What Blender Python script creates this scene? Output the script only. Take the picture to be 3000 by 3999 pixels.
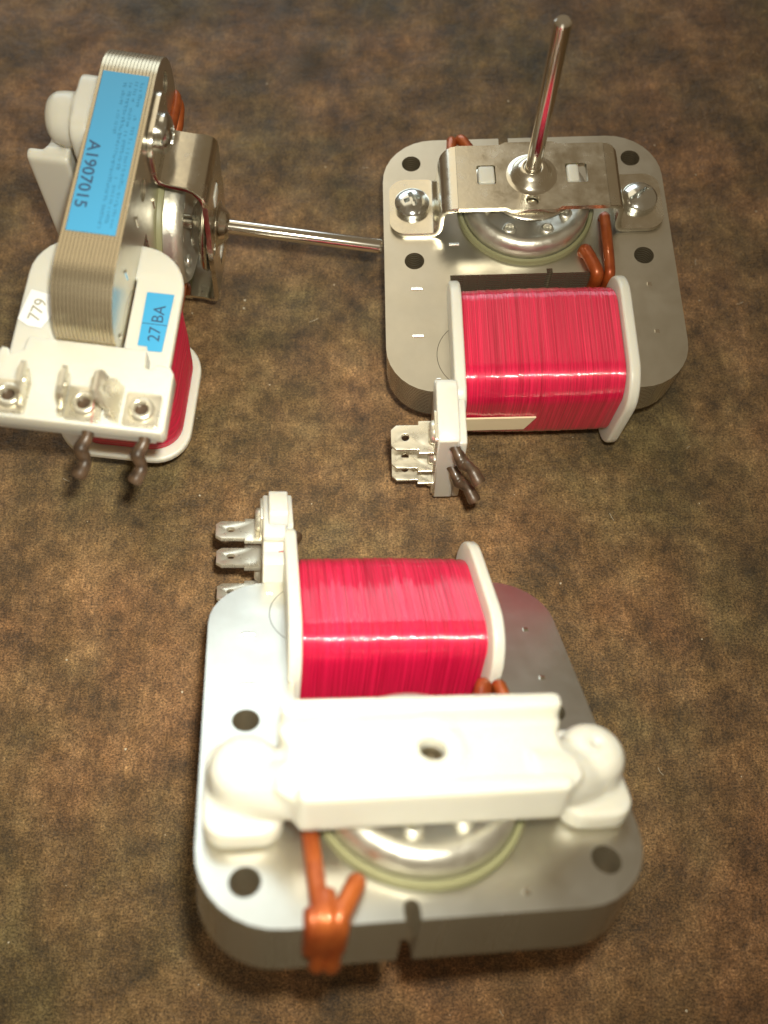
import bpy, bmesh, math, random
from mathutils import Matrix, Vector

for o in list(bpy.data.objects):
    bpy.data.objects.remove(o, do_unlink=True)
SC = bpy.context.scene
COL = SC.collection
MM = 0.001
random.seed(7)

# ------------------------------------------------------------------ camera
CAM_H = 0.16648
TILT = math.asin(0.34344)
cam_d = bpy.data.cameras.new('camera')
cam = bpy.data.objects.new('camera', cam_d)
COL.objects.link(cam)
cam.location = (0, 0, CAM_H)
cam.rotation_euler = (TILT, 0, 0)
cam_d.sensor_fit = 'VERTICAL'
cam_d.sensor_height = 36.0
cam_d.lens = 1800.2 / 2212 * 36.0
cam_d.clip_start = 0.005
cam_d.clip_end = 20
cam_d.dof.use_dof = True
cam_d.dof.focus_distance = 0.166
cam_d.dof.aperture_fstop = 12.0
SC.camera = cam

# ------------------------------------------------------------------ world and lamps
w = bpy.data.worlds.new('World')
SC.world = w
w.use_nodes = True
w.node_tree.nodes['Background'].inputs[0].default_value = (1.0, 0.74, 0.44, 1)
w.node_tree.nodes['Background'].inputs[1].default_value = 0.20


def lamp(name, loc, target, size, power, color, shape='DISK', size_y=None):
    d = bpy.data.lights.new(name, 'AREA')
    d.shape = shape
    d.size = size
    if size_y:
        d.size_y = size_y
    d.energy = power
    d.color = color
    o = bpy.data.objects.new(name, d)
    COL.objects.link(o)
    o.location = loc
    o.rotation_euler = (Vector(target) - Vector(loc)).to_track_quat('-Z', 'Y').to_euler()
    return o


key = lamp('phone_lamp', (0.007, 0.013, 0.172), (-0.030, 0.055, 0.0), 0.008, 0.128, (1.0, 0.96, 0.80))
key.data.spread = math.radians(100)
lamp('window_lamp', (-0.22, 1.05, 0.42), (0.0, 0.05, 0.02), 0.80, 3.9, (0.80, 0.94, 1.0), 'RECTANGLE', 0.50)
lamp('ceiling_lamp', (-0.30, 0.75, 1.0), (0.0, 0.05, 0.02), 0.9, 2.0, (1.0, 0.87, 0.62), 'RECTANGLE', 0.7)

SC.view_settings.view_transform = 'Standard'
SC.view_settings.look = 'None'
SC.view_settings.exposure = 0.0
SC.view_settings.gamma = 1.0
SC.render.engine = 'CYCLES'


# ------------------------------------------------------------------ materials
def new_mat(name, color, rough=0.5, metal=0.0, **kw):
    m = bpy.data.materials.new(name)
    m.use_nodes = True
    b = m.node_tree.nodes['Principled BSDF']
    b.inputs['Base Color'].default_value = (*color, 1)
    b.inputs['Roughness'].default_value = rough
    b.inputs['Metallic'].default_value = metal
    for k, v in kw.items():
        b.inputs[k.replace('_', ' ')].default_value = v
    return m


def noise(m, scale, detail=4, rough=0.6, stretch=None):
    nt = m.node_tree
    tc = nt.nodes.new('ShaderNodeTexCoord')
    n = nt.nodes.new('ShaderNodeTexNoise')
    n.inputs['Scale'].default_value = scale
    n.inputs['Detail'].default_value = detail
    n.inputs['Roughness'].default_value = rough
    if stretch:
        mp = nt.nodes.new('ShaderNodeMapping')
        mp.inputs['Scale'].default_value = stretch
        nt.links.new(tc.outputs['Object'], mp.inputs[0])
        nt.links.new(mp.outputs[0], n.inputs['Vector'])
    else:
        nt.links.new(tc.outputs['Object'], n.inputs['Vector'])
    return n


def ramp(m, src, stops):
    r = m.node_tree.nodes.new('ShaderNodeValToRGB')
    e = r.color_ramp.elements
    e[0].position, e[0].color = stops[0][0], (*stops[0][1], 1)
    e[1].position, e[1].color = stops[-1][0], (*stops[-1][1], 1)
    for p, c in stops[1:-1]:
        x = e.new(p)
        x.color = (*c, 1)
    m.node_tree.links.new(src, r.inputs[0])
    return r.outputs['Color']


def mix(m, a, b, fac, mode='MIX'):
    x = m.node_tree.nodes.new('ShaderNodeMix')
    x.data_type = 'RGBA'
    x.blend_type = mode
    for i, v in ((6, a), (7, b)):
        if isinstance(v, tuple):
            x.inputs[i].default_value = (*v, 1)
        else:
            m.node_tree.links.new(v, x.inputs[i])
    if isinstance(fac, (int, float)):
        x.inputs[0].default_value = fac
    else:
        m.node_tree.links.new(fac, x.inputs[0])
    return x.outputs[2]


def to(m, src, sock):
    m.node_tree.links.new(src, m.node_tree.nodes['Principled BSDF'].inputs[sock])


def bump(m, src, strength, dist):
    b = m.node_tree.nodes.new('ShaderNodeBump')
    b.inputs['Strength'].default_value = strength
    b.inputs['Distance'].default_value = dist
    m.node_tree.links.new(src, b.inputs['Height'])
    to(m, b.outputs[0], 'Normal')


def rough_var(m, scale, lo, hi, detail=5):
    n = noise(m, scale, detail)
    mr = m.node_tree.nodes.new('ShaderNodeMapRange')
    mr.inputs['From Min'].default_value = 0.3
    mr.inputs['From Max'].default_value = 0.7
    mr.inputs['To Min'].default_value = lo
    mr.inputs['To Max'].default_value = hi
    m.node_tree.links.new(n.outputs[0], mr.inputs[0])
    to(m, mr.outputs[0], 'Roughness')
    return n


MAT = {}
m = MAT['steel'] = new_mat('satin_steel', (0.66, 0.63, 0.56), 0.33, 1.0)
n = rough_var(m, 260, 0.27, 0.40)
to(m, ramp(m, noise(m, 120, 6).outputs[0], [(0.35, (0.58, 0.54, 0.47)), (0.65, (0.70, 0.67, 0.60))]), 'Base Color')
bump(m, noise(m, 2600, 3).outputs[0], 0.12, 0.0001)
m = MAT['lamination'] = new_mat('lamination_steel', (0.62, 0.60, 0.54), 0.30, 1.0)
rough_var(m, 260, 0.29, 0.34)
to(m, ramp(m, noise(m, 150, 6).outputs[0], [(0.35, (0.61, 0.585, 0.51)), (0.65, (0.66, 0.635, 0.56))]), 'Base Color')
bump(m, noise(m, 3000, 3).outputs[0], 0.10, 0.0001)
m = MAT['punched'] = new_mat('punched_edge_steel', (0.46, 0.39, 0.27), 0.24, 0.75)
rough_var(m, 400, 0.20, 0.30)
bump(m, noise(m, 4000, 3).outputs[0], 0.12, 0.0001)
m = MAT['zinc'] = new_mat('zinc_plate', (0.72, 0.68, 0.58), 0.2, 1.0)
rough_var(m, 300, 0.15, 0.30)
bump(m, noise(m, 900, 4).outputs[0], 0.05, 0.0002)
m = MAT['screw'] = new_mat('screw_zinc', (0.72, 0.74, 0.72), 0.16, 1.0)
rough_var(m, 700, 0.10, 0.26)
m = MAT['rotor'] = new_mat('cast_aluminium', (0.76, 0.74, 0.66), 0.33, 0.92)
rough_var(m, 500, 0.30, 0.50)
bump(m, noise(m, 700, 6).outputs[0], 0.25, 0.0004)
m = MAT['shaft'] = new_mat('polished_shaft', (0.78, 0.75, 0.68), 0.15, 1.0)
m = MAT['olive'] = new_mat('olive_lacquer', (0.24, 0.235, 0.125), 0.45, 0.0)
m = MAT['plastic'] = new_mat('white_nylon', (0.68, 0.665, 0.59), 0.36, 0.0)
b = m.node_tree.nodes['Principled BSDF']
b.inputs['Subsurface Weight'].default_value = 0.7
b.inputs['Subsurface Radius'].default_value = (1.0, 0.85, 0.6)
b.inputs['Subsurface Scale'].default_value = 0.0022
bump(m, noise(m, 500, 3).outputs[0], 0.04, 0.0003)
m = MAT['wire'] = new_mat('red_enamel_wire', (0.62, 0.010, 0.040), 0.36, 0.15, Specular_IOR_Level=0.25)
b = m.node_tree.nodes['Principled BSDF']
b.inputs['Coat Weight'].default_value = 1.0
b.inputs['Coat Roughness'].default_value = 0.045
b.inputs['Coat IOR'].default_value = 1.55
to(m, ramp(m, noise(m, 3500, 2, 0.6, (1, 0.01, 0.01)).outputs[0],
           [(0.28, (0.36, 0.004, 0.030)), (0.72, (0.78, 0.012, 0.080))]), 'Base Color')
m = MAT['copper'] = new_mat('enamelled_copper', (0.42, 0.085, 0.014), 0.38, 0.35, Coat_Weight=0.3)
to(m, ramp(m, noise(m, 220, 4).outputs[0], [(0.3, (0.26, 0.042, 0.010)), (0.7, (0.50, 0.125, 0.026))]), 'Base Color')
m = MAT['tin'] = new_mat('tinned_brass', (0.74, 0.70, 0.58), 0.30, 0.75)
rough_var(m, 500, 0.22, 0.4)
m = MAT['sleeve'] = new_mat('dark_sleeve', (0.10, 0.055, 0.028), 0.38, 0.0, Coat_Weight=0.3)
to(m, ramp(m, noise(m, 500, 4).outputs[0], [(0.3, (0.030, 0.018, 0.011)), (0.7, (0.10, 0.058, 0.032))]), 'Base Color')
m = MAT['tape'] = new_mat('cream_tape', (0.78, 0.66, 0.45), 0.5, 0.0)
m = MAT['blue'] = new_mat('blue_label', (0.055, 0.36, 0.66), 0.38, 0.0)
m = MAT['white'] = new_mat('white_label', (0.86, 0.87, 0.88), 0.45, 0.0)
m = MAT['ink'] = new_mat('dark_print', (0.030, 0.075, 0.16), 0.6, 0.0)
m = MAT['faint'] = new_mat('faint_print', (0.045, 0.24, 0.44), 0.6, 0.0)
m = MAT['pencil'] = new_mat('grey_print', (0.32, 0.30, 0.22), 0.6, 0.0)
m = MAT['hole'] = new_mat('dark_recess', (0.05, 0.035, 0.02), 0.7, 0.0)
m = MAT['bronze'] = new_mat('oiled_bronze', (0.16, 0.13, 0.085), 0.4, 0.8)  # bearing colour set dark to put the dimple's shade into it
m = MAT['dust'] = new_mat('pale_dust', (0.62, 0.55, 0.42), 0.5, 0.0)
m = MAT['sliver'] = new_mat('copper_sliver', (0.75, 0.30, 0.10), 0.25, 0.9)

m = MAT['table'] = new_mat('worn_brown_board', (0.2, 0.11, 0.05), 0.6, 0.0)
c1 = ramp(m, noise(m, 70, 10, 0.80).outputs[0],
          [(0.34, (0.070, 0.044, 0.019)), (0.50, (0.280, 0.176, 0.082)), (0.66, (0.55, 0.37, 0.19))])
c2 = ramp(m, noise(m, 2200, 3, 0.9, (1.0, 1.2, 1)).outputs[0],
          [(0.36, (0.04, 0.036, 0.028)), (0.5, (0.55, 0.54, 0.51)), (0.64, (1.15, 1.15, 1.15))])
c3 = mix(m, c1, c2, 0.9, 'MULTIPLY')
c4 = ramp(m, noise(m, 20, 4, 0.6).outputs[0], [(0.36, (0.62, 0.72, 0.58)), (0.64, (1.25, 1.0, 0.92))])
c5 = mix(m, c3, c4, 0.85, 'MULTIPLY')
c7 = ramp(m, noise(m, 260, 6, 0.7).outputs[0], [(0.36, (0.38, 0.34, 0.28)), (0.52, (1.0, 0.97, 0.92)), (0.68, (1.45, 1.38, 1.25))])
c5 = mix(m, c5, c7, 0.5, 'MULTIPLY')
for ang_ in (0.45, 1.5, 2.55):
    fn = noise(m, 1500, 3, 0.7, (1.0, 0.16, 1))
    fn.inputs['Vector'].links[0].from_node.inputs['Rotation'].default_value = (0, 0, ang_)
    fn.inputs['Distortion'].default_value = 0.8
    fb = ramp(m, fn.outputs[0], [(0.34, (0.55, 0.53, 0.50)), (0.5, (1.0, 1.0, 1.0)), (0.66, (1.5, 1.48, 1.42))])
    c5 = mix(m, c5, fb, 0.2, 'MULTIPLY')
# old dark spots soaked into the board
sp = m.node_tree.nodes.new('ShaderNodeTexCoord')
for (sx_, sy_, sr_, k_) in ((-0.018, 0.188, 0.0085, 0.85), (-0.062, 0.218, 0.012, 0.7), (-0.030, 0.205, 0.007, 0.5), (0.083, 0.176, 0.010, 0.4), (0.094, 0.062, 0.012, 0.45), (0.088, 0.020, 0.014, 0.4)):
    dn = m.node_tree.nodes.new('ShaderNodeVectorMath')
    dn.operation = 'DISTANCE'
    wn = m.node_tree.nodes.new('ShaderNodeMix')
    wn.data_type = 'RGBA'
    wn.inputs[0].default_value = 0.012
    m.node_tree.links.new(sp.outputs['Object'], wn.inputs[6])
    m.node_tree.links.new(noise(m, 140, 5).outputs['Color'], wn.inputs[7])
    m.node_tree.links.new(wn.outputs[2], dn.inputs[0])
    dn.inputs[1].default_value = (sx_ * 0.988 + 0.006, sy_ * 0.988 + 0.006, 0.006)
    mk = ramp(m, dn.outputs['Value'], [(sr_ * 0.25, (k_, k_, k_)), (sr_ * 1.25, (0, 0, 0))])
    c5 = mix(m, c5, (0.035, 0.024, 0.011), mk)
v = m.node_tree.nodes.new('ShaderNodeTexVoronoi')
v.inputs['Scale'].default_value = 330
tc = m.node_tree.nodes.new('ShaderNodeTexCoord')
m.node_tree.links.new(tc.outputs['Object'], v.inputs['Vector'])
spk = ramp(m, v.outputs['Distance'], [(0.04, (1, 1, 1)), (0.13, (0, 0, 0))])
spn = ramp(m, noise(m, 90, 3).outputs[0], [(0.55, (0, 0, 0)), (0.75, (0.5, 0.5, 0.5))])
spf = mix(m, spk, spn, 1.0, 'MULTIPLY')
c6 = mix(m, c5, (0.42, 0.29, 0.15), spf)
to(m, c6, 'Base Color')
nb = noise(m, 520, 7, 0.7)
bump(m, nb.outputs[0], 0.8, 0.0007)
rough_var(m, 130, 0.50, 0.75)


# ------------------------------------------------------------------ mesh helpers (millimetres in, metres out)
def finish(me, smooth=True, angle=35, flat=None):
    for p in me.polygons:
        p.use_smooth = smooth and not (flat is not None and abs(p.normal[flat]) > 0.999)
    if smooth:
        me.set_sharp_from_angle(angle=math.radians(angle))
    return me


def from_bm(bm, name, smooth=True, angle=35, flat=None):
    bmesh.ops.recalc_face_normals(bm, faces=bm.faces[:])
    bmesh.ops.scale(bm, vec=(MM, MM, MM), verts=bm.verts[:])
    me = bpy.data.meshes.new(name)
    bm.to_mesh(me)
    bm.free()
    return finish(me, smooth, angle, flat)


def arc(cx, cy, r, a0, a1, n=8):
    return [(cx + r * math.cos(math.radians(a0 + (a1 - a0) * i / n)),
             cy + r * math.sin(math.radians(a0 + (a1 - a0) * i / n))) for i in range(n + 1)]


def rrect(x0, x1, y0, y1, r, n=6):
    if not isinstance(r, (tuple, list)):
        r = (r, r, r, r)            # bottom-left, bottom-right, top-right, top-left
    return (arc(x0 + r[0], y0 + r[0], r[0], 180, 270, n) + arc(x1 - r[1], y0 + r[1], r[1], 270, 360, n)
            + arc(x1 - r[2], y1 - r[2], r[2], 0, 90, n) + arc(x0 + r[3], y1 - r[3], r[3], 90, 180, n))


def circle(cx, cy, r, n=28):
    return arc(cx, cy, r, 0, 360 - 360 / n, n - 1)


def plate_bm(outline, holes, z0, z1, bev=0.0, res=1):
    """A flat plate with holes between z0 and z1, from a filled 2D curve."""
    cu = bpy.data.curves.new('tmp', 'CURVE')
    cu.dimensions = '2D'
    cu.fill_mode = 'BOTH'
    for loop in [outline] + list(holes):
        s = cu.splines.new('POLY')
        s.points.add(len(loop) - 1)
        for p, q in zip(s.points, loop):
            p.co = (q[0], q[1], 0, 1)
        s.use_cyclic_u = True
    cu.extrude = (z1 - z0) / 2 - bev
    if bev:
        cu.bevel_depth = bev
        cu.bevel_resolution = res
        cu.offset = -bev
    o = bpy.data.objects.new('tmp', cu)
    COL.objects.link(o)
    bpy.context.view_layer.update()
    me = bpy.data.meshes.new_from_object(o.evaluated_get(bpy.context.evaluated_depsgraph_get()))
    bpy.data.objects.remove(o, do_unlink=True)
    bpy.data.curves.remove(cu)
    bm = bmesh.new()
    bm.from_mesh(me)
    bpy.data.meshes.remove(me)
    bmesh.ops.remove_doubles(bm, verts=bm.verts[:], dist=1e-4)
    bmesh.ops.translate(bm, vec=(0, 0, (z0 + z1) / 2), verts=bm.verts[:])
    return bm


def remap(bm, f):
    for v in bm.verts:
        v.co = f(v.co)
    return bm


ZY = lambda c: Vector((c.z, c.y, c.x))      # outline drawn in (z, y), thickness along x


def box_bm(x0, x1, y0, y1, z0, z1, bev=0.15, seg=2):
    bm = bmesh.new()
    bmesh.ops.create_cube(bm, size=1)
    for v in bm.verts:
        v.co = Vector(((x0 + x1) / 2 + v.co.x * (x1 - x0), (y0 + y1) / 2 + v.co.y * (y1 - y0),
                       (z0 + z1) / 2 + v.co.z * (z1 - z0)))
    if bev:
        bmesh.ops.bevel(bm, geom=bm.edges[:] + bm.verts[:], offset=bev, segments=seg, affect='EDGES', profile=0.5)
    return bm


def lathe_bm(prof, cx=0.0, cy=0.0, seg=40, closed=False):
    """prof: list of (r, z); revolved about the z axis through (cx, cy)."""
    bm = bmesh.new()
    rings = []
    for r, z in prof:
        if r < 1e-6:
            rings.append([bm.verts.new((cx, cy, z))])
        else:
            rings.append([bm.verts.new((cx + r * math.cos(2 * math.pi * i / seg),
                                        cy + r * math.sin(2 * math.pi * i / seg), z)) for i in range(seg)])
    pairs = list(zip(rings, rings[1:]))
    if closed:
        pairs.append((rings[-1], rings[0]))
    for a, b in pairs:
        for i in range(seg):
            j = (i + 1) % seg
            vs = [a[i % len(a)], a[j % len(a)], b[j % len(b)], b[i % len(b)]]
            u = []
            for q in vs:
                if q not in u:
                    u.append(q)
            if len(u) > 2:
                bm.faces.new(u)
    return bm


def smooth_path(pts, n=6, closed=False):
    P = [Vector(p) for p in pts]
    out = []
    N = len(P)
    for i in range(N if closed else N - 1):
        p0 = P[(i - 1) % N] if (closed or i > 0) else P[0] * 2 - P[1]
        p1 = P[i]
        p2 = P[(i + 1) % N]
        p3 = P[(i + 2) % N] if (closed or i + 2 < N) else p2 * 2 - p1
        for k in range(n):
            t = k / n
            out.append(0.5 * ((2 * p1) + (p2 - p0) * t + (2 * p0 - 5 * p1 + 4 * p2 - p3) * t * t
                              + (3 * p1 - p0 - 3 * p2 + p3) * t ** 3))
    if not closed:
        out.append(P[-1])
    return out


def tube_bm(path, rad, seg=14, closed=False, squash=None):
    bm = bmesh.new()
    N = len(path)
    rings = []
    prev = None
    for i, p in enumerate(path):
        if closed:
            t = path[(i + 1) % N] - path[i - 1]
        else:
            t = path[min(i + 1, N - 1)] - path[max(i - 1, 0)]
        t.normalize()
        if prev is None:
            a = t.orthogonal().normalized()
        else:
            a = (prev - t * prev.dot(t)).normalized()
        prev = a
        b = t.cross(a)
        r = rad(i / max(N - 1, 1)) if callable(rad) else rad
        rings.append([bm.verts.new(p + (a * math.cos(2 * math.pi * k / seg) + b * math.sin(2 * math.pi * k / seg)) * r)
                      for k in range(seg)])
    prs = list(zip(rings, rings[1:]))
    for A_, B_ in prs:
        for k in range(seg):
            bm.faces.new((A_[k], A_[(k + 1) % seg], B_[(k + 1) % seg], B_[k]))
    if closed:
        A_, B_ = rings[-1], rings[0]
        s = min(range(seg), key=lambda q: (A_[0].co - B_[q].co).length)
        for k in range(seg):
            bm.faces.new((A_[k], A_[(k + 1) % seg], B_[(k + 1 + s) % seg], B_[(k + s) % seg]))
    else:
        bm.faces.new(rings[0][::-1])
        bm.faces.new(rings[-1])
    return bm


def join_bm(*bms):
    out = bmesh.new()
    for b in bms:
        me = bpy.data.meshes.new('tmp')
        b.to_mesh(me)
        b.free()
        out.from_mesh(me)
        bpy.data.meshes.remove(me)
    return out


def fuse(bm, voxel, name, smooth_it=6, factor=0.5):
    """Weld overlapping solids into one moulded skin (voxel remesh + smoothing)."""
    bmesh.ops.recalc_face_normals(bm, faces=bm.faces[:])
    me = bpy.data.meshes.new('tmp')
    bm.to_mesh(me)
    bm.free()
    o = bpy.data.objects.new('tmp', me)
    COL.objects.link(o)
    md = o.modifiers.new('r', 'REMESH')
    md.mode = 'VOXEL'
    md.voxel_size = voxel
    ms = o.modifiers.new('s', 'SMOOTH')
    ms.factor = factor
    ms.iterations = smooth_it
    bpy.context.view_layer.update()
    res = bpy.data.meshes.new_from_object(o.evaluated_get(bpy.context.evaluated_depsgraph_get()))
    bpy.data.objects.remove(o, do_unlink=True)
    bpy.data.meshes.remove(me)
    b2 = bmesh.new()
    b2.from_mesh(res)
    bpy.data.meshes.remove(res)
    me = from_bm(b2, name, True, 180)
    return me


def text_bm(txt, size, origin, base, up, thick=0.03, sx=1.0, bold=0.0):
    """Lettering laid on a surface: origin + u*base + v*up (millimetres)."""
    cu = bpy.data.curves.new('tmp', 'FONT')
    cu.body = txt
    cu.size = size
    cu.extrude = thick / 2
    cu.offset = bold
    cu.resolution_u = 3
    o = bpy.data.objects.new('tmp', cu)
    COL.objects.link(o)
    bpy.context.view_layer.update()
    me = bpy.data.meshes.new_from_object(o.evaluated_get(bpy.context.evaluated_depsgraph_get()))
    bpy.data.objects.remove(o, do_unlink=True)
    bpy.data.curves.remove(cu)
    bm = bmesh.new()
    bm.from_mesh(me)
    bpy.data.meshes.remove(me)
    B, U, O = Vector(base).normalized(), Vector(up).normalized(), Vector(origin)
    Nn = B.cross(U)
    return remap(bm, lambda c: O + B * (c.x * sx) + U * c.y + Nn * c.z)


def ob(name, me, mat, parent=None, **props):
    o = bpy.data.objects.new(name, me)
    COL.objects.link(o)
    if mat is not None and not me.materials:
        me.materials.append(MAT[mat])
    o.parent = parent
    for k, v in props.items():
        o[k] = v
    return o


# ------------------------------------------------------------------ setting
bm = bmesh.new()
bmesh.ops.create_grid(bm, x_segments=2, y_segments=2, size=700)
tb = ob('table_top', from_bm(bm, 'table_top', False), 'table')
tb['kind'] = 'structure'

# ------------------------------------------------------------------ motor dimensions (mm)
T = 5.0
NL = 16
PITCH = 2 * T / NL
CORE = rrect(-30, 30, -43.0, 18.8, (10, 10, 11, 11), 8)
HB = 13.5


def core_outline(grow=0.0):
    """Outer loop with the small notch in the pole-side edge."""
    g = grow
    x0, x1, y0, y1 = -30 - g, 30 + g, -43 - g, 18.8 + g
    pts = (arc(x0 + 10, y0 + 10, 10, 180, 270) + arc(x1 - 10, y0 + 10, 10, 270, 360) + arc(x1 - 11, y1 - 11, 11, 0, 90))
    pts += [(-2.35 - g, y1), (-2.35 - g, 17.2 + g)] + arc(-3.4, 17.2 + g, 1.05 - g, 0, -180, 6)[1:-1] + [(-4.45 + g, 17.2 + g), (-4.45 + g, y1)]
    pts += arc(x0 + 11, y1 - 11, 11, 90, 180)
    return pts


def core_holes(grow=0.0):
    g = grow
    hs = [circle(sx * 23.75, sy * 12.55, 2.05 - g, 24) for sx in (-1, 1) for sy in (-1, 1)]
    hs.append(circle(0, 0, 14.4 - g, 56))
    hs.append([(-16.5 + g, -27.2 + g), (16.5 - g, -27.2 + g), (16.5 - g, -16.3 - g), (4.6 - g, -16.3 - g), (4.6 - g, -15.2 - g),
               (3.4 + g, -15.2 - g), (3.4 + g, -16.3 - g), (-16.5 + g, -16.3 - g)])
    for x, y in ((16.3, -3.2), (-15.6, 4.6)):
        hs.append(circle(x, y, 1.2 - g, 14))
    return hs


# joint of the inserted limb: a hair-line slit
slit = arc(-12.2, -35, 7.78, 132, 228, 14) + arc(-12.2, -35, 7.66, 228, 132, 14)


def build_meshes():
    M = {}
    M['core'] = from_bm(plate_bm(core_outline(-0.14), core_holes(-0.14), -T + 0.2, T - 0.2), 'core', True, 25, 2)
    M['lamination'] = from_bm(plate_bm(core_outline(), core_holes() + [slit], -PITCH / 2 + 0.045, PITCH / 2 - 0.045),
                              'lamination', True, 25, 2)
    me = M['lamination']
    me.materials.append(MAT['lamination'])
    me.materials.append(MAT['punched'])
    for pg in me.polygons:
        if abs(pg.normal.z) < 0.5:
            pg.material_index = 1
    # pressed interlock marks
    hc = bmesh.new()
    q = [(0.40 * math.cos(math.radians(a_)), 0.40 * math.sin(math.radians(a_)) - 0.16) for a_ in range(0, 181, 20)]
    ra = [hc.verts.new((-1.05, y_, z_)) for y_, z_ in q]
    rb = [hc.verts.new((1.05, y_, z_)) for y_, z_ in q]
    for k in range(len(q) - 1):
        hc.faces.new((ra[k], ra[k + 1], rb[k + 1], rb[k]))
    hc.faces.new(ra)
    hc.faces.new(rb[::-1])
    M['interlock_mark'] = from_bm(hc, 'interlock_mark', True, 50)

    # winding ---------------------------------------------------------------
    rnd = random.Random(3)
    bm = bmesh.new()
    sec = rrect(-11.0, 12.0, -46.8, -22.6, (7.0, 6.0, 5.0, 5.0), 9)     # drawn in (z, y)
    S = len(sec)
    nrm = []
    for i in range(S):
        a, b = Vector(sec[i - 1]), Vector(sec[(i + 1) % S])
        d = (b - a).normalized()
        nrm.append((d.y, -d.x))
    turns = 150
    x0, x1 = -15.15, 15.15
    rows = []
    wob = [rnd.uniform(-1, 1) for _ in range(turns + 1)]
    off = 0.0
    for tn in range(turns):
        off = off * 0.45 + rnd.uniform(-0.045, 0.045)
        ph = rnd.uniform(0, 6.28)
        amp = rnd.uniform(0.0, 0.05)
        edge = min(tn, turns - 1 - tn)
        sag = -0.35 if edge == 0 else (-0.12 if edge == 1 else 0)
        for k, h in ((0.0, -0.022), (0.28, 0.012), (0.5, 0.022), (0.72, 0.012)):
            row = []
            for i in range(S):
                ang = 2 * math.pi * i / S
                x = x0 + (x1 - x0) * (tn + k) / turns + 0.16 * math.sin(ang + 0.8) + 0.10 * math.sin(3 * ang + tn * 0.12)
                q = off + h + sag + amp * math.sin(2 * ang + ph) + 0.03 * math.sin(5 * ang + 2 * ph)
                q += 0.25 * math.sin(math.pi * (tn + k) / turns)
                row.append(bm.verts.new((x, sec[i][1] + nrm[i][1] * q, sec[i][0] + nrm[i][0] * q)))
            rows.append(row)
    for A_, B_ in zip(rows, rows[1:]):
        for i in range(S):
            bm.faces.new((A_[i], A_[(i + 1) % S], B_[(i + 1) % S], B_[i]))
    bm.faces.new(rows[0])
    bm.faces.new(rows[-1])
    M['winding'] = from_bm(bm, 'winding', True, 80)

    # bobbin flanges and terminal block ----------------------------------------
    win = [rrect(-5.2, 5.2, -43.6, -26.8, 0.4, 2)]
    M['flange_far'] = from_bm(remap(plate_bm(rrect(-13.7, 13.7, -49.0, -19.6, (7.5, 7.5, 8, 8), 8), win, 15.2, 17.3, 0.55, 3), ZY), 'bobbin_flange', True, 35, 0)
    M['flange_near'] = from_bm(remap(plate_bm(rrect(-13.7, 13.7, -50.0, -19.6, (4, 4, 8.5, 8.5), 8), win, -17.4, -15.2, 0.55, 3), ZY), 'bobbin_flange', True, 35, 0)
    blk = [(-13.0, -58.2), (14.8, -58.2), (15.3, -57.5), (15.3, -47.0), (14.6, -45.8), (12.4, -45.6), (11.4, -46.6), (10.4, -46.4),
           (10.2, -43.4), (9.8, -43.0), (-9.3, -43.0), (-9.7, -43.4), (-9.9, -45.6), (-11.8, -46.6), (-12.4, -45.6), (-13.4, -45.4),
           (-13.8, -46.2), (-13.8, -57.2)]
    b1 = remap(plate_bm(blk, [], -21.0, -17.0, 0.35, 2), ZY)
    b2 = remap(plate_bm(rrect(-16.4, -12.6, -55.5, -48.5, 0.8, 3), [], -20.0, -16.6, 0.3, 2), ZY)
    b3 = box_bm(-17.6, -15.6, -58.0, -49, -13.5, 13.5, 0.35)
    M['terminal_block'] = from_bm(join_bm(b1, b2, b3), 'terminal_block', True, 40, 0)

    # terminals: blade, pad, eyelet --------------------------------------------
    bl = [(-20.9, -3.3), (-20.9, 3.3), (-24.2, 3.3), (-24.2, 2.5), (-28.4, 2.5), (-29.4, 1.6), (-29.4, -1.6), (-28.4, -2.5),
          (-24.2, -2.5), (-24.2, -3.3)]
    M['blade'] = from_bm(plate_bm(bl, [circle(-26.7, 0, 0.75, 16)], -0.4, 0.4, 0.08, 1), 'terminal_blade', True, 30, 2)
    pad = remap(plate_bm(rrect(-2.9, 2.9, -3.0, 3.2, 0.5, 3), [circle(0, 0, 1.15, 20)], -21.45, -20.8, 0.12, 1), ZY)
    M['pad'] = from_bm(pad, 'terminal_pad', True, 30, 0)
    ring = lathe_bm([(1.1, 0.0), (1.1, 0.5), (1.3, 0.85), (1.6, 0.95), (1.95, 0.8), (2.15, 0.45), (2.2, 0.0)], seg=28)
    M['eyelet'] = from_bm(remap(ring, lambda c: Vector((-21.4 - c.z, c.y, c.x))), 'eyelet', True, 60)
    pin = lathe_bm([(0.0, 0.0), (1.12, 0.0), (1.12, -1.0)], seg=20)
    M['eyelet_core'] = from_bm(remap(pin, lambda c: Vector((-21.25 - c.z, c.y, c.x))), 'eyelet_core')
    p = smooth_path([(-18.6, -55.5, 0), (-17.6, -58.4, 0.5), (-16.4, -60.6, -0.5), (-15.0, -62.2, 0.2), (-13.6, -64.6, -0.9)], 6)
    prof = lambda t: 1.12 + 0.14 * math.sin(t * 14 + 1) + 0.06 * math.sin(t * 41)
    sl = tube_bm(p, prof, 16)
    fc = [f_ for f_ in sl.faces if len(f_.verts) > 4]
    fc = max(fc, key=lambda f_: -f_.calc_center_median().y)
    q = bmesh.ops.inset_region(sl, faces=[fc], thickness=0.38)
    bmesh.ops.translate(sl, vec=(p[-4] - p[-1]) * 0.6, verts=fc.verts[:])
    M['sleeve'] = from_bm(sl, 'wire_sleeve', True, 50)

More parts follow.
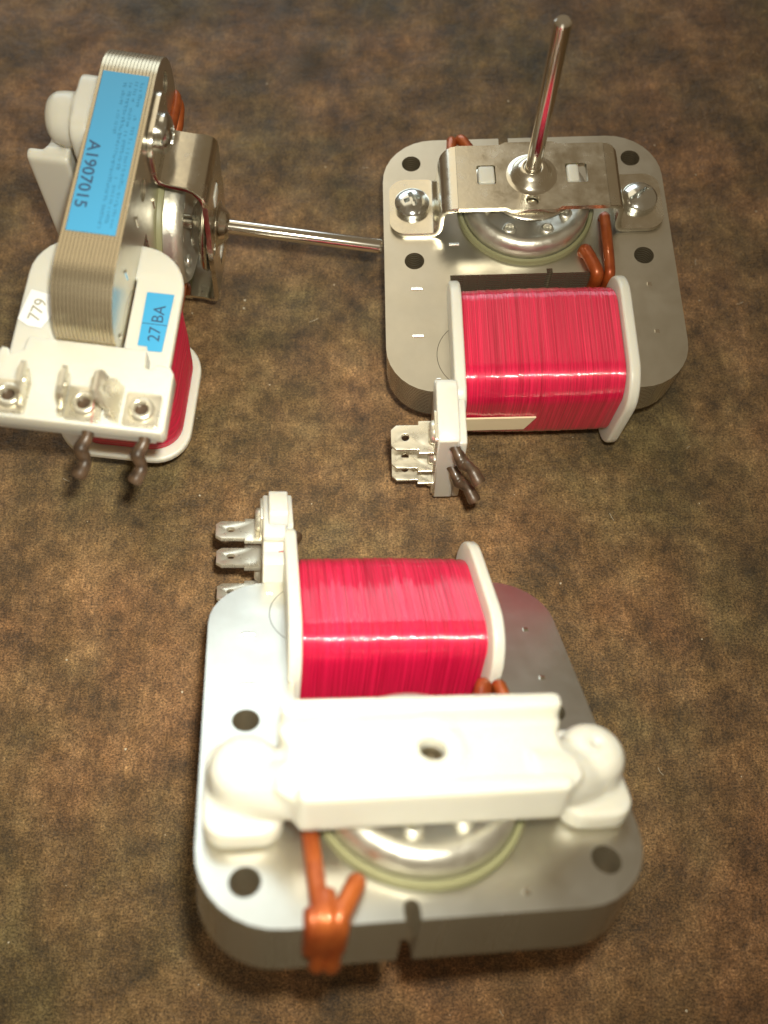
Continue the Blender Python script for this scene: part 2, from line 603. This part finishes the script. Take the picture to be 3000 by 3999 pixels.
    # rotor ---------------------------------------------------------------------
    for s in (1, -1):
        kk = 1.0 if s > 0 else 1.075
        prof = [(0, 2.6), (5.5, 2.6), (6.2, 3.2), (9.6, 3.4), (10.6, 4.3), (11.4, 4.6), (12.2, 4.4), (12.9, 3.6), (13.2, 2.6), (13.25, -5.0)]
        M['rotor%d' % s] = from_bm(remap(lathe_bm(prof, seg=64), lambda c: Vector((c.x * kk, c.y * kk, s * (c.z + T)))), 'rotor', True, 50)
        b0 = -3 if s > 0 else 0.05
        prof = [(13.35, b0), (13.35, 0.7), (13.55, 1.0), (14.15, 1.0), (14.38, 0.7), (14.38, b0)]
        M['ring%d' % s] = from_bm(remap(lathe_bm(prof, seg=64), lambda c: Vector((c.x * kk, c.y * kk, s * (c.z + T)))), 'bore_ring', True, 50)
    prof = [(0.55, 0.0), (0.6, 0.35), (0.9, 0.75), (1.2, 0.7), (1.4, 0.3), (1.45, -0.4)]
    M['rivet'] = from_bm(join_bm(lathe_bm(prof, seg=20), lathe_bm([(0, 0.1), (0.58, 0.1)], seg=14)), 'rotor_rivet', True, 60)

    # metal bracket ----------------------------------------------------------------
    zb = T + 9.0
    holes = [rrect(-11.0, -7.2, -2.1, 2.6, 0.4, 2), rrect(6.9, 11.2, -2.1, 2.6, 0.4, 2), circle(-0.2, -6.2, 1.35, 20), circle(0, 0, 3.6, 30)]
    edge = [(-15.0, -7.9), (-5.5, -7.9), (-4.6, -8.5), (4.6, -8.5), (5.5, -7.9), (15.0, -7.9), (15.0, 7.7), (6, 7.7), (4.8, 8.3), (-4.8, 8.3), (-6, 7.7), (-15.0, 7.7)]
    bar = plate_bm(edge, holes, zb, zb + 1.0)
    bms = [bar]
    for s in (-1, 1):
        # profile of the strap from the bar's end down the riser to the foot: (x, z, y0, y1)
        pr = [(15.0, zb + 0.5, -7.9, 7.7), (15.9, zb + 0.42, -7.9, 7.6), (16.8, zb + 0.05, -7.8, 7.3), (17.5, zb - 0.7, -7.5, 7.0), (17.9, zb - 1.7, -7.1, 6.7),
              (18.1, zb - 3.0, -6.8, 6.4), (18.25, T + 3.4, -6.7, 6.3), (18.4, T + 2.2, -6.7, 6.3), (18.8, T + 1.2, -6.7, 6.5), (19.5, T + 0.68, -6.7, 7.0), (20.4, T + 0.55, -6.7, 7.4)]
        cr = 3.6
        for k in range(0, 9):
            a = math.radians(90 * k / 8)
            x = 28.7 - cr + cr * math.sin(a)
            yy = cr * (1 - math.cos(a))
            pr.append((x, T + 0.55, -6.7 + yy * 0.9, 7.5 - yy * 0.9))
        bm = bmesh.new()
        th = 0.5
        rr = []
        for i, (x, z, ya, yb) in enumerate(pr):
            a = Vector((pr[max(i - 1, 0)][0], pr[max(i - 1, 0)][1]))
            b = Vector((pr[min(i + 1, len(pr) - 1)][0], pr[min(i + 1, len(pr) - 1)][1]))
            d = (b - a).normalized()
            nx, nz = (-d.y, d.x) if True else (0, 0)
            rr.append([bm.verts.new((s * (x + nx * q * th), y, z + nz * q * th)) for y, q in
                       ((ya + 0.12, 1), (yb - 0.12, 1), (yb, 0.7), (yb, -1), (ya, -1), (ya, 0.7))])
        for A_, B_ in zip(rr, rr[1:]):
            for k in range(6):
                bm.faces.new((A_[k], A_[(k + 1) % 6], B_[(k + 1) % 6], B_[k]))
        bm.faces.new(rr[-1])
        bm.faces.new(rr[0])
        bms.append(bm)
    M['metal_bracket'] = from_bm(join_bm(*bms), 'metal_bracket', True, 40, 2)
    hub = lathe_bm([(1.45, 3.0), (1.7, 3.3), (2.4, 3.2), (3.2, 2.5), (3.9, 1.6), (4.5, 1.15), (5.1, 1.02), (5.1, 0.4), (1.45, 0.4)], seg=44, closed=True)
    M['hub'] = from_bm(remap(hub, lambda c: Vector((c.x, c.y, c.z + zb))), 'bearing_hub', True, 60)
    cup = lathe_bm([(1.6, -4.2), (3.2, -4.2), (4.6, -3.4), (7.4, -2.0), (9.0, -1.7), (9.6, -1.3), (9.7, -0.7), (9.3, -0.4), (1.6, -0.4)], seg=52, closed=True)
    M['cup'] = from_bm(remap(cup, lambda c: Vector((c.x, c.y, c.z + zb))), 'bearing_cup', True, 50)
    peg = join_bm(box_bm(-10.7, -7.4, -1.9, 2.4, zb - 1.2, zb + 1.25, 0.5, 3))
    M['peg_l'] = from_bm(peg, 'retainer_peg')
    peg = join_bm(box_bm(7.1, 9.6, -1.9, 2.4, zb - 1.2, zb + 1.25, 0.6, 3))
    M['peg_r'] = from_bm(peg, 'retainer_peg')
    # screw head: polar height field with a drive slot
    for key, slots in (('screw_l', (0.35, 1.92)), ('screw_r', (0.62,))):
        bm = bmesh.new()
        R_, SEG = 3.65, 56
        radii = [0, .15, .3, .45, .6, .75, .9, 1.05, 1.2, 1.4, 1.6, 1.8, 2.0, 2.3, 2.6, 2.9, 3.2, 3.4, 3.55, 3.65]
        rings = []
        for r in radii:
            ring_ = []
            for k in range(SEG if r else 1):
                a = 2 * math.pi * k / SEG
                x, y = r * math.cos(a), r * math.sin(a)
                z = 2.3 * math.sqrt(max(0, 1 - (r / 4.0) ** 2.4))
                for sa in slots:
                    u = x * math.cos(sa) + y * math.sin(sa)
                    vv = -x * math.sin(sa) + y * math.cos(sa)
                    lim = 1.75 if len(slots) > 1 else 9
                    if abs(vv) < 0.42 and abs(u) < lim:
                        z = min(z, 1.35)
                ring_.append(bm.verts.new((x, y, z)))
            rings.append(ring_)
        rings.append([bm.verts.new((3.65 * math.cos(2 * math.pi * k / SEG), 3.65 * math.sin(2 * math.pi * k / SEG), 0)) for k in range(SEG)])
        for A_, B_ in zip(rings, rings[1:]):
            for k in range(SEG):
                j = (k + 1) % SEG
                if len(A_) == 1:
                    bm.faces.new((A_[0], B_[k], B_[j]))
                else:
                    bm.faces.new((A_[k], B_[k], B_[j], A_[j]))
        sx = -1 if key == 'screw_l' else 1
        bmesh.ops.translate(bm, vec=(sx * 23.9, 0.6, T + 1.05), verts=bm.verts[:])
        M[key] = from_bm(bm, 'screw_head', True, 30)

    # plastic bracket ---------------------------------------------------------------
    def back(bm):
        return remap(bm, lambda c: Vector((c.x, c.y, -T - c.z)))
    parts = []
    for s in (-1, 1):
        parts.append(plate_bm(rrect(s * 23.9 - 5.4, s * 23.9 + 5.2, -6.4, 8.4, 3.4, 5), [], 0.15, 3.6))
        parts.append(lathe_bm([(0, 0.15), (4.9, 0.15), (4.8, 6.0), (4.5, 7.6), (3.5, 8.8), (2.0, 9.3), (0.9, 9.4), (0.8, 8.6), (0, 8.5)], s * 23.9, 0.6, 36))
        parts.append(tube_bm(smooth_path([(s * 13.0, 4.6, 7.4), (s * 17.5, 4.4, 6.9), (s * 21.5, 3.0, 5.2), (s * 24.0, 1.6, 3.6)], 5), lambda t_: 3.9 - 0.3 * t_, 20))
        parts.append(tube_bm(smooth_path([(s * 14.0, 0.6, 8.0), (s * 18.6, 1.2, 7.0), (s * 22.6, 0.6, 4.6)], 5), lambda t_: 2.6, 18))
    bar = [(-19.4, -4.5), (19.2, -4.5), (19.6, -2.6), (18.2, -0.2), (18.2, 2.0), (19.6, 4.2), (20.0, 6.6), (17.0, 9.2),
           (-17.0, 9.2), (-20.2, 6.6), (-19.8, 4.2), (-18.4, 2.0), (-18.4, -0.2), (-19.8, -2.6)]
    parts.append(plate_bm(bar, [circle(0.5, 1.6, 1.8, 24)], 5.8, 10.4))
    parts.append(plate_bm(rrect(-19.4, 19.2, -4.9, -2.4, 0.9, 3), [], 5.8, 13.6))
    parts.append(plate_bm(rrect(-17.6, 17.6, 7.2, 9.5, 0.9, 3), [], 5.0, 12.0))
    parts.append(lathe_bm([(1.7, 9.8), (1.8, 10.6), (2.8, 11.2), (3.6, 11.1), (4.6, 10.6), (5.4, 9.8)], 0.5, 1.6, 40, closed=True))
    parts.append(lathe_bm([(0, 4.9), (8.2, 4.9), (8.4, 6.8), (0, 6.8)], 0, 1.0, 40))
    M['plastic_bracket'] = fuse(back(join_bm(*parts)), 0.28, 'plastic_bracket', 26)

    M['bearing'] = from_bm(remap(lathe_bm([(0, 8.1), (1.0, 8.1), (1.2, 8.6), (2.3, 8.6), (2.3, 6.6)], 0.5, 1.6, 24), lambda c: Vector((c.x, c.y, -T - c.z))), 'bearing', True, 40)  # bearing disc added in the bracket's dimple so the hole reads dark

    # shading rings: thick copper loops round a corner of each pole ---------------------------
    def loop(x0, y0, x1, y1, z=T + 1.15, zf=None, r=1.12):
        zf = zf or z
        pts = [(x0, y0, -z + 0.7), (x0 * .85 + x1 * .15, y0 * .85 + y1 * .15, -z), (x0 * .5 + x1 * .5, y0 * .5 + y1 * .5, -z - 0.1),
               (x0 * .15 + x1 * .85, y0 * .15 + y1 * .85, -z), (x1, y1, -z + 1.0), (x1, y1, 0),
               (x1, y1, zf - 1.0), (x0 * .15 + x1 * .85, y0 * .15 + y1 * .85, zf), (x0 * .5 + x1 * .5, y0 * .5 + y1 * .5, zf + 0.1),
               (x0 * .85 + x1 * .15, y0 * .85 + y1 * .15, zf), (x0, y0, zf - 0.7), (x0, y0, 0)]
        return tube_bm(smooth_path(pts, 5, True), r, 14, True)
    M['shade0'] = from_bm(loop(16.3, -3.2, 16.0, -17.6), 'shading_ring', True, 80)
    M['shade1'] = from_bm(loop(11.4, -11.6, 13.5, -17.5, r=1.35), 'shading_ring', True, 80)
    M['shade2'] = from_bm(loop(-15.6, 4.6, -14.7, 18.9, T + 1.0, T + 0.2, 1.15), 'shading_ring', True, 80)
    M['shade3'] = from_bm(loop(-10.0, 13.9, -12.9, 18.9, T + 1.0, T + 0.2, 1.25), 'shading_ring', True, 80)
    # fused weld lump where the two loops meet over the edge
    lp = smooth_path([(-14.0, 15.0, -T - 0.9), (-14.0, 17.4, -T - 0.9), (-14.0, 18.8, -T - 0.2), (-14.0, 18.9, -2.4), (-14.0, 18.7, 0.6)], 5)
    lump = join_bm(tube_bm(lp, 1.35, 16), tube_bm([q + Vector((-1.7, 0, 0)) for q in lp[4:]], 1.2, 16), tube_bm([q + Vector((1.6, 0, 0)) for q in lp[3:]], 1.2, 16))
    M['lump'] = fuse(lump, 0.25, 'weld_lump', 4)

    # shaft ---------------------------------------------------------------------------
    for key, L in (('shaft', 50.0), ('shaft_b', 47.6)):
        prof = [(0, -T - 6.2), (1.5, -T - 6.2), (1.5, L - 0.7), (1.42, L - 0.3), (1.1, L), (0, L)]
        M[key] = from_bm(lathe_bm(prof, seg=32), 'shaft', True, 30)
    return M


MESH = build_meshes()
BLADES = (7.4, -1.6, -8.0)
EYES = (11.3, 1.9, -10.2)
RIVETS = [math.radians(a) for a in (-118, -67, -31, 12, 60, 105, 150, 197)]


def build_motor(name, label, R, t, lean=(0, 0, 0), shaft='shaft', offs=(0, 0, 0), size=1.0):
    """R, t: orientation and shaft-centre position in camera space (mm); converted to the world."""
    Mw = Matrix(((1, 0, 0), (0, math.cos(TILT), -math.sin(TILT)), (0, math.sin(TILT), math.cos(TILT))))
    Rw = Mw @ Matrix(R)
    # re-orthonormalise
    Rw = Rw.to_quaternion().normalized().to_matrix()
    c = Mw @ Vector(t) * MM + Vector((0, 0, CAM_H)) + Vector(offs) * MM
    base = Vector((c.x, c.y, 0.0))
    root = bpy.data.objects.new(name, None)
    COL.objects.link(root)
    root.empty_display_size = 0.01
    root.matrix_world = Matrix.Translation(base) @ Rw.to_4x4() @ Matrix.Scale(size, 4)
    root['label'] = label
    root['category'] = 'motor'
    root['group'] = 'fan motors on the table'
    off = Rw.transposed() @ (c - base) / size

    def part(nm, key, mat, parent=None, loc=(0, 0, 0), **kw):
        o = ob(nm, MESH[key], mat, parent or root, **kw)
        o.location = Vector(loc) * MM + (off if parent is None else Vector((0, 0, 0)))
        return o
    core = part('core', 'core', 'hole')
    for i in range(NL):
        part('lamination', 'lamination', 'lamination', core, (0, 0, -T + PITCH * (i + 0.5)))
    for s in (1, -1):
        for x, y, ry in ((-23.5, -19.3, 0), (-23.5, -30.4, 0), (-15.4, -8.7, 0), (24.0, -19.5, 0), (24.2, -30.6, 0), (11.6, 16.2, 1), (-19.8, -40.4, 0)):
            if s == 1 and y > 12:
                continue
            o = part('interlock_mark', 'interlock_mark', 'shaft', core, (x, y, s * (T - 0.02)))
            if s < 0:
                o.rotation_euler = (math.pi, 0, 0)
            if x > 0 or y < -40:
                o.scale = (0.4, 1.2, 1)
    part('winding', 'winding', 'wire')
    part('bobbin_flange', 'flange_far', 'plastic')
    fl = part('bobbin_flange', 'flange_near', 'plastic')
    blk = part('terminal_block', 'terminal_block', 'plastic')
    for i, (z, e) in enumerate(zip(BLADES, EYES)):
        o = part('terminal_blade', 'blade', 'tin', blk, (0, -53.9, z))
        if lean[i]:
            a = math.radians(lean[i])
            o.rotation_euler = (0, a, 0)
            piv = Vector((-21.0, 0, 0))
            d = piv - Matrix.Rotation(a, 3, 'Y') @ piv
            o.location = o.location + d * MM
        part('terminal_pad', 'pad', 'tin', blk, (0, -54.6, e))
        part('eyelet', 'eyelet', 'tin', blk, (0, -54.6, e))
        part('eyelet_core', 'eyelet_core', 'sleeve', blk, (0, -54.6, e))
    for z in (EYES[0], EYES[1]):
        part('wire_sleeve', 'sleeve', 'sleeve', None, (0, 0, z))
    for s in (1, -1):
        rot = part('rotor', 'rotor%d' % s, 'rotor')
        for a in RIVETS:
            o = part('rotor_rivet', 'rivet', 'rotor', rot, (8.9 * math.cos(a), 8.9 * math.sin(a), s * (T + 3.3)))
            if s < 0:
                o.rotation_euler = (math.pi, 0, 0)
        part('bore_ring', 'ring%d' % s, 'olive')
    mb = part('metal_bracket', 'metal_bracket', 'zinc')
    part('bearing_hub', 'hub', 'zinc', mb)
    part('bearing_cup', 'cup', 'zinc', mb)
    part('retainer_peg', 'peg_l', 'plastic', mb)
    part('retainer_peg', 'peg_r', 'plastic', mb)
    part('screw', 'screw_l', 'screw')
    part('screw', 'screw_r', 'screw')
    pb = part('plastic_bracket', 'plastic_bracket', 'plastic')
    part('bearing', 'bearing', 'bronze', pb)
    for k in range(4):
        part('shading_ring', 'shade%d' % k, 'copper')
    part('weld_lump', 'lump', 'copper')
    part('shaft', shaft, 'shaft')
    return root, off, fl


RA = ((0.99968, -0.01657, -0.01929), (0.02204, 0.94290, 0.33233), (0.01268, -0.33265, 0.94296))
TA = (29.962, 62.852, -181.690)
RB = ((0.98617, 0.12622, -0.10739), (-0.01054, -0.59893, -0.80073), (-0.16538, 0.79079, -0.58932))
TB = (4.081, -42.483, -119.883)
RC = ((-0.11139, 0.07141, 0.99121), (-0.32270, 0.94076, -0.10404), (-0.93992, -0.33146, -0.08175))
SC_C = 0.9615
TC = tuple(q * SC_C for q in (-49.972, 62.541, -175.914))

motA, offA, flA = build_motor('fan_motor', 'motor lying with its steel shaft pointing straight up, metal bracket on top', RA, TA)
motB, offB, flB = build_motor('fan_motor', 'nearest motor, propped up with its white plastic bracket facing the camera', RB, TB, shaft='shaft_b')
motC, offC, flC = build_motor('fan_motor', 'motor standing on edge with blue label on its laminations and shaft pointing right', RC, TC, size=SC_C, lean=(-16, 12, 12))


def extra(nm, bm, mat, root_or_part, off, angle=35, smooth=False, **kw):
    o = ob(nm, from_bm(bm, nm, smooth, angle), mat, root_or_part, **kw)
    if off is not None:
        o.location = off
    return o


# cream tape end stuck on the winding of the motor with the upright shaft
bm = box_bm(-15.0, -1.6, -47.50, -47.15, -3.6, 1.6, 0)
for v in bm.verts:
    if v.co.x > -5:
        v.co.x += -0.9 if v.co.z < 0 else 0.9
extra('tape', bm, 'tape', motA, offA, label='cream tape end on the winding')

# labels of the standing motor
lab = extra('label', box_bm(-30.10, -29.95, -27.45, 7.05, -4.3, 3.85, 0), 'blue', motC, offC, label='blue printed label')
extra('lettering', text_bm('A1907015', 2.9, (-30.12, -8.6, -3.8), (0, -1, 0), (0, 0, 1), 0.03, 1.18, 0.03), 'ink', lab, None)
rnd = random.Random(11)
bms = []
for row, z in enumerate((-0.35, 0.62, 1.62, 2.6)):
    y = 5.4 if row != 0 else 5.0
    end = -26.0 if row else -6.5
    while y > end:
        wd = rnd.uniform(0.18, 0.5)
        h = rnd.uniform(0.35, 0.62)
        if rnd.random() > 0.18:
            z0 = z + rnd.uniform(-0.05, 0.1)
            if rnd.random() < 0.6:
                bms.append(box_bm(-30.13, -30.10, y - wd, y - wd * 0.55, z0, z0 + h, 0))
                bms.append(box_bm(-30.13, -30.10, y - wd, y, z0 + h * 0.8, z0 + h, 0))
            else:
                bms.append(box_bm(-30.13, -30.10, y - wd * 0.4, y, z0, z0 + h, 0))
        y -= wd + rnd.uniform(0.1, 0.26)
extra('small_print', join_bm(*bms), 'faint', lab, None)

lab2 = extra('label', remap(plate_bm([(7.5, -29.5), (12.3, -29.4), (11.9, -41.2), (9.5, -41.3), (9.2, -40.4), (7.6, -40.4)], [], -17.5, -17.36), ZY), 'blue', motC, offC, label='small blue label marked 27BA')
extra('lettering', text_bm('27', 3.0, (-17.52, -39.4, 11.1), (0, 1, 0), (0, 0, -1), 0.03, 1.0), 'ink', lab2, None)
extra('lettering', text_bm('BA', 3.0, (-17.52, -35.6, 11.15), (0, 1, 0.02), (0, 0.02, -1), 0.03, 1.0), 'ink', lab2, None)
extra('print_line', box_bm(-17.535, -17.51, -35.95, -35.82, 7.6, 12.1, 0), 'ink', lab2, None)

lab3 = extra('label', remap(plate_bm([(-12.4, -31.8), (-8.6, -32.5), (-7.6, -36.0), (-9.2, -39.3), (-11.6, -39.1), (-13.45, -38.0)], [], -17.5, -17.36), ZY), 'white', motC, offC, label='small white label marked 779')
extra('lettering', text_bm('779', 3.1, (-17.52, -38.2, -9.9), (0, 1, 0.16), (0, 0.16, -1), 0.03, 0.98), 'pencil', lab3, None)
# fine lead wires on the standing motor's terminal block
for (z0, y0, z1, y1) in ((3.9, -50.6, 3.6, -58.0),):
    extra('lead_wire', tube_bm(smooth_path([(-21.3, y0, z0), (-22.6, (y0 + y1) / 2, (z0 + z1) / 2), (-21.2, y1, z1)], 6), 0.06, 6), 'wire', motC, offC, smooth=True)
extra('lead_wire', tube_bm(smooth_path([(-21.0, -49.5, -6.0), (-20.4, -47.2, -8.2), (-17.2, -45.0, -10.6)], 6), 0.10, 6), 'wire', motB, offB, smooth=True)

# ------------------------------------------------------------------ dust, fibres and a copper sliver on the table
rnd = random.Random(5)
bms = []
for i in range(150):
    x, y = rnd.uniform(-110, 110), rnd.uniform(-60, 190)
    r = rnd.choice((0.06, 0.08, 0.1, 0.14, 0.2))
    b = bmesh.new()
    bmesh.ops.create_icosphere(b, subdivisions=1, radius=r)
    for v in b.verts:
        v.co = Vector((v.co.x * rnd.uniform(0.6, 1.6) + x, v.co.y * rnd.uniform(0.6, 1.6) + y, max(0.0, v.co.z * 0.7 + r * 0.4)))
    bms.append(b)
for i in range(22):
    x, y, a = rnd.uniform(-105, 105), rnd.uniform(-55, 170), rnd.uniform(0, 6.28)
    L = rnd.uniform(0.6, 2.2)
    p = smooth_path([(x + math.cos(a) * L * k + rnd.uniform(-.2, .2), y + math.sin(a) * L * k + rnd.uniform(-.2, .2), 0.06 + 0.1 * (k == 0.5)) for k in (-0.5, -0.1, 0.5)], 4)
    bms.append(tube_bm(p, 0.045, 5))
d = ob('table_dust', from_bm(join_bm(*bms), 'table_dust'), 'dust')
d['kind'] = 'stuff'
d['label'] = 'pale dust specks and short fibres scattered over the brown table'
